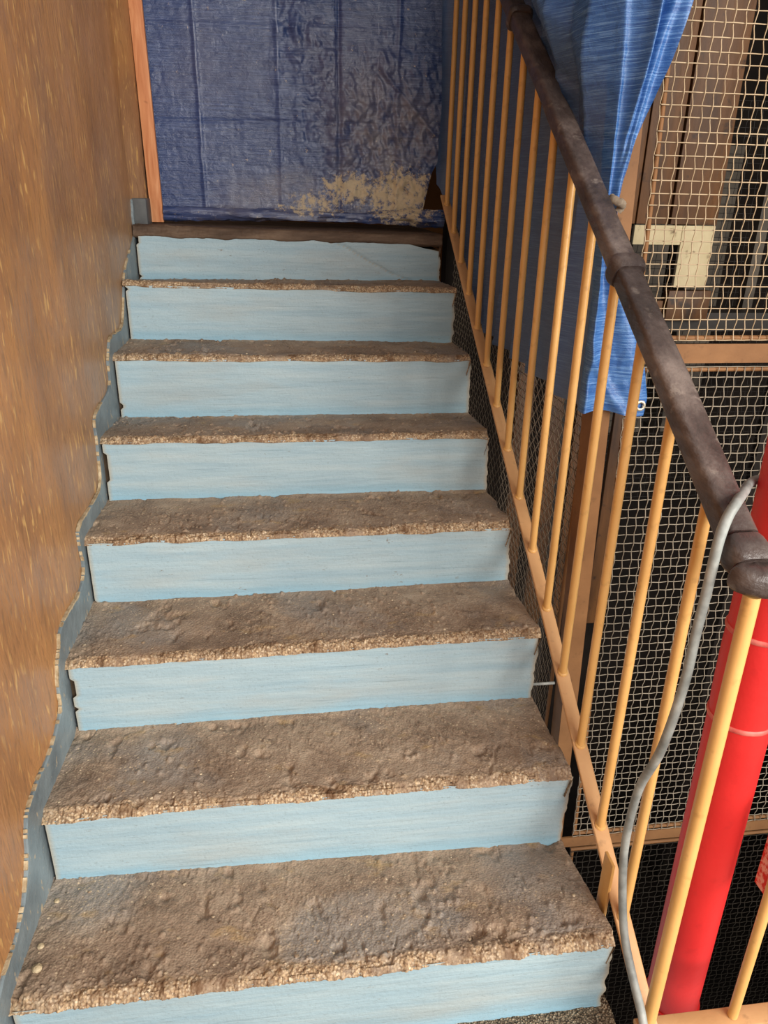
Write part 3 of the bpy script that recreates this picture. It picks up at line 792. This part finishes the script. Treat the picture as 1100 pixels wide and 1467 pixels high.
crumple = np.abs(fbm(X * 15 + 3, Z * 12, 4)) * .022 - np.abs(fbm(X * 34 + Z * 9, Z * 26, 3)) * .012
Y = Y - crumple * (cr_ * 1.1 + cr2 * .9 + .10)
dg = np.abs(fbm((X + Z) * 22, (X - Z) * 6, 3)) * .008
Y = Y - dg * (cr2 + .5 * np.clip(1 - np.hypot((X - .78) / .2, (Z - 2.12) / .12), 0, 1))
Y = Y - .018 * np.clip(1 - (Z - 1.447) / .06, 0, 1) ** 2
tp = tag(empty('doorway_tarpaulin', (.6, 2.235, 1.43)), 'dusty navy blue sheet hung across the doorway at the stair top', 'tarpaulin')
me = pmesh('sheet', np.stack([X - .6, Y - 2.235, Z - 1.43], -1).reshape(-1, 3), grid_faces(nu, nv))
o = link('sheet', me, M_TARP, tp)
# object coordinates of the sheet are shifted with it, so keep the texture in world measure
o.data.transform(Matrix.Translation((.6, 2.235, 1.43))); o.location = (-.6, -2.235, -1.43)
# bunched hem lying on the landing
n = 130
tx = np.linspace(.080, 1.165, n)
pth = np.stack([tx, 2.190 + .010 * fbm(tx * 5, tx * 0 + 1, 3), 1.460 + .006 * fbm(tx * 7, tx * 0 + 8, 3) - .004 * tx], 1)
m = 22; ang = np.arange(m) / m * 2 * math.pi
nz_ = .55 * fbm(tx[:, None] * 4 + np.zeros((1, m)), ang[None] * 1.6 + tx[:, None] * 3, 4) + .18 * fbm(tx[:, None] * 30, ang[None] * 2 + tx[:, None] * 0, 3)
sc_ = .8 + .35 * np.clip((tx - .8) / .3, 0, 1) + .15 * fbm(tx * 6, tx * 0 + 5, 2)
hem = sweep_obj('rolled_hem', pth, [(.024 * math.cos(a), .029 * math.sin(a)) for a in ang], M_TARP, tp, scale=sc_, noise=nz_)
hem.location = (-.6, -2.235, -1.43)

# ------------------------------------------------------------------ side tarpaulin over the cage corner
ncs, ncf, nr_ = 230, 70, 260
zt = np.array([1.06, 1.104, 1.172, 1.254, 1.317, 1.379, 1.45, 1.538, 1.573, 1.607, 1.661, 1.739, 1.809, 1.912, 2.35])
xrz = np.array([1.382, 1.385, 1.368, 1.338, 1.307, 1.278, 1.258, 1.250, 1.254, 1.262, 1.274, 1.300, 1.322, 1.346, 1.47])
W = np.linspace(0, 1, nr_)[None, :]
ZTOP = 2.5
# side part
ysd = np.linspace(2.29, .74, ncs)[:, None]
zbot = np.interp(-ysd[:, 0], [-2.3, -2.12, -1.92, -1.70, -1.35, -1.07, -.82, -.7], [1.60, 1.30, 1.125, 1.096, 1.075, 1.075, 1.070, 1.068])[:, None]
zbot = zbot + .004 * fbm(ysd * 9, ysd * 0 + 2, 3)
Zs = zbot + (ZTOP - zbot) * W; Ys = ysd + 0 * W
pin = np.exp(-((Zs - 1.56) / .16) ** 2)                              # gathered at the tie
near = np.clip((1.45 - Ys) / .7, 0, 1)
ph = Ys * 5.2 + .9 * (Zs - 1.5) * (1 - near * .3) + .35 * fbm(Ys * 1.7, Zs * 1.1, 3)
tri_ = np.abs(((ph % 1) - .5) * 2); fold = (tri_ ** .8) * 2 - 1
Xs = 1.234 + .019 * fold * (1 - .4 * pin * near) + .010 * fbm(Ys * 3, Zs * 2.2, 3)
bulge = np.clip(1 - np.abs(Ys - (.93 + .35 * np.clip(Zs - 1.6, 0, 1))) / .30, 0, 1) * np.clip((Zs - 1.62) / .35, 0, 1)
Xs = Xs - .035 * bulge
Xs = np.clip(Xs, 1.199, 1.258) + lean(Zs) * np.clip((1.3 - Ys) / .4, 0, 1) * (Zs > .85)
Xs = Xs - .10 * np.clip((Ys - 2.20) / .09, 0, 1)
above = np.clip((Zs - (1.126 + .649 * Ys) - .05) / .12, 0, 1)       # free of the handrail it billows outwards
crease = np.interp(Zs, [1.56, 1.6, 1.67, 1.84, 2.0, 2.3], [.80, .885, .91, 1.01, 1.22, 1.5])
bil = np.clip(1 - np.abs(Ys - crease) / np.where(Ys < crease, np.maximum(crease - .74, .02), .18), 0, 1)
Xs = Xs - .085 * bil * above * np.clip((Zs - 1.62) / .3, 0, 1)
# front part
f = np.linspace(0, 1, ncf)[:, None]
zb2 = 1.066 + .006 * np.sin(f * 5); Zf = zb2 + (ZTOP - zb2) * W
XR = np.interp(Zf, zt, xrz)
x0 = Xs[-1][None, :]
Xf = x0 + (XR - x0) * f
pf = np.exp(-((Zf - 1.555) / .09) ** 2)
up_ = np.clip((Zf - 1.6) / .3, 0, 1)
Yf = .722 - .012 * np.sin(np.clip(f * 1.0, 0, 1) * math.pi * (2.2 + 1.2 * up_) + Zf * 2) * (1 - .4 * pf)
lowr = np.clip((1.5 - Zf) / .2, 0, 1)
dd = (Xf - 1.25) * 1.0 + (Zf - 1.18) * .62
Yf = Yf - .014 * ridge(dd + .01 * fbm(Zf * 9, f * 3, 2), .016) * lowr + .006 * fbm(Xf * 30, Zf * 14, 3) * lowr
crs = f - np.interp(Zf, [1.55, 1.75, 2.1], [.5, .55, .62]); Yf = Yf + .022 * ridge(crs, .06) * up_ - .030 * ridge(crs + .14, .07) * up_ - .014 * ridge(crs - .15, .08) * up_
Yf = np.minimum(Yf, .738)
# smooth the corner between the two parts
X = np.concatenate([Xs, Xf[1:]], 0); Y = np.concatenate([Ys, Yf[1:]], 0); Z = np.concatenate([Zs, Zf[1:]], 0)
for _ in range(5):
    a0_, a1_ = ncs - 9, ncs + 7
    for A in (X, Y):
        A[a0_:a1_] = .25 * A[a0_ - 1:a1_ - 1] + .5 * A[a0_:a1_] + .25 * A[a0_ + 1:a1_ + 1]
cw = np.abs(fbm(Y * 14 + X * 20, Z * 22, 3)) * .004
X = X - cw * (np.arange(ncs + ncf - 1)[:, None] < ncs); Y = Y - cw * (np.arange(ncs + ncf - 1)[:, None] >= ncs)
st = tag(empty('side_tarpaulin', (1.25, 1.4, 1.06)), 'bright blue sheet draped over the lift cage corner behind the balusters', 'tarpaulin')
me = pmesh('sheet', np.stack([X, Y, Z], -1).reshape(-1, 3), grid_faces(ncs + ncf - 1, nr_))
shd_ = np.zeros_like(X); shd_[:ncs - 4] = ((.62 + .38 * tri_) * np.clip((1.126 + .649 * Ys - Zs + .22) / .25, 0, 1) * .85)[:ncs - 4]  # painted shade, strongest below the handrail; dust varies along the folds
attr(me, 'shade_dust', shd_)
o = link('sheet', me, M_TARP2, st); o.location = (-1.25, -1.4, -1.06)
bm = bmesh.new()
tor = []
NT_, NS = 16, 8
for a in range(NT_):
    for b in range(NS):
        A = 2 * math.pi * a / NT_; Bq = 2 * math.pi * b / NS
        rr = .010 + .0038 * math.cos(Bq)
        tor.append(bm.verts.new((1.365 + rr * math.cos(A), .706 + .003 * math.sin(Bq), 1.088 + rr * math.sin(A))))
for a in range(NT_):
    for b in range(NS):
        bm.faces.new((tor[a * NS + b], tor[((a + 1) % NT_) * NS + b], tor[((a + 1) % NT_) * NS + (b + 1) % NS], tor[a * NS + (b + 1) % NS]))
o = bobj('grommet', bm, M_GROM, st, True); o.location = (-1.25, -1.4, -1.06); tag(o, 'bright metal eyelet')
# knotted rag tying the sheet
kn = catmull([(1.226, .708, 1.548), (1.224, .697, 1.545), (1.234, .690, 1.540), (1.246, .695, 1.535), (1.250, .706, 1.528), (1.246, .710, 1.520)], 8)
rg = tag(sweep_obj('tie_rag', kn, [(.0085 * math.cos(a), .006 * math.sin(a)) for a in np.arange(10) / 10 * 2 * math.pi], M_RAG, ref=(.2, 1, .3),
         noise=.3 * fbm(np.arange(len(kn))[:, None] * .5 + np.zeros((1, 10)), np.arange(10)[None] * .6, 3)),
         'small grey knotted rag tying the blue sheet at the cage post', 'rag')
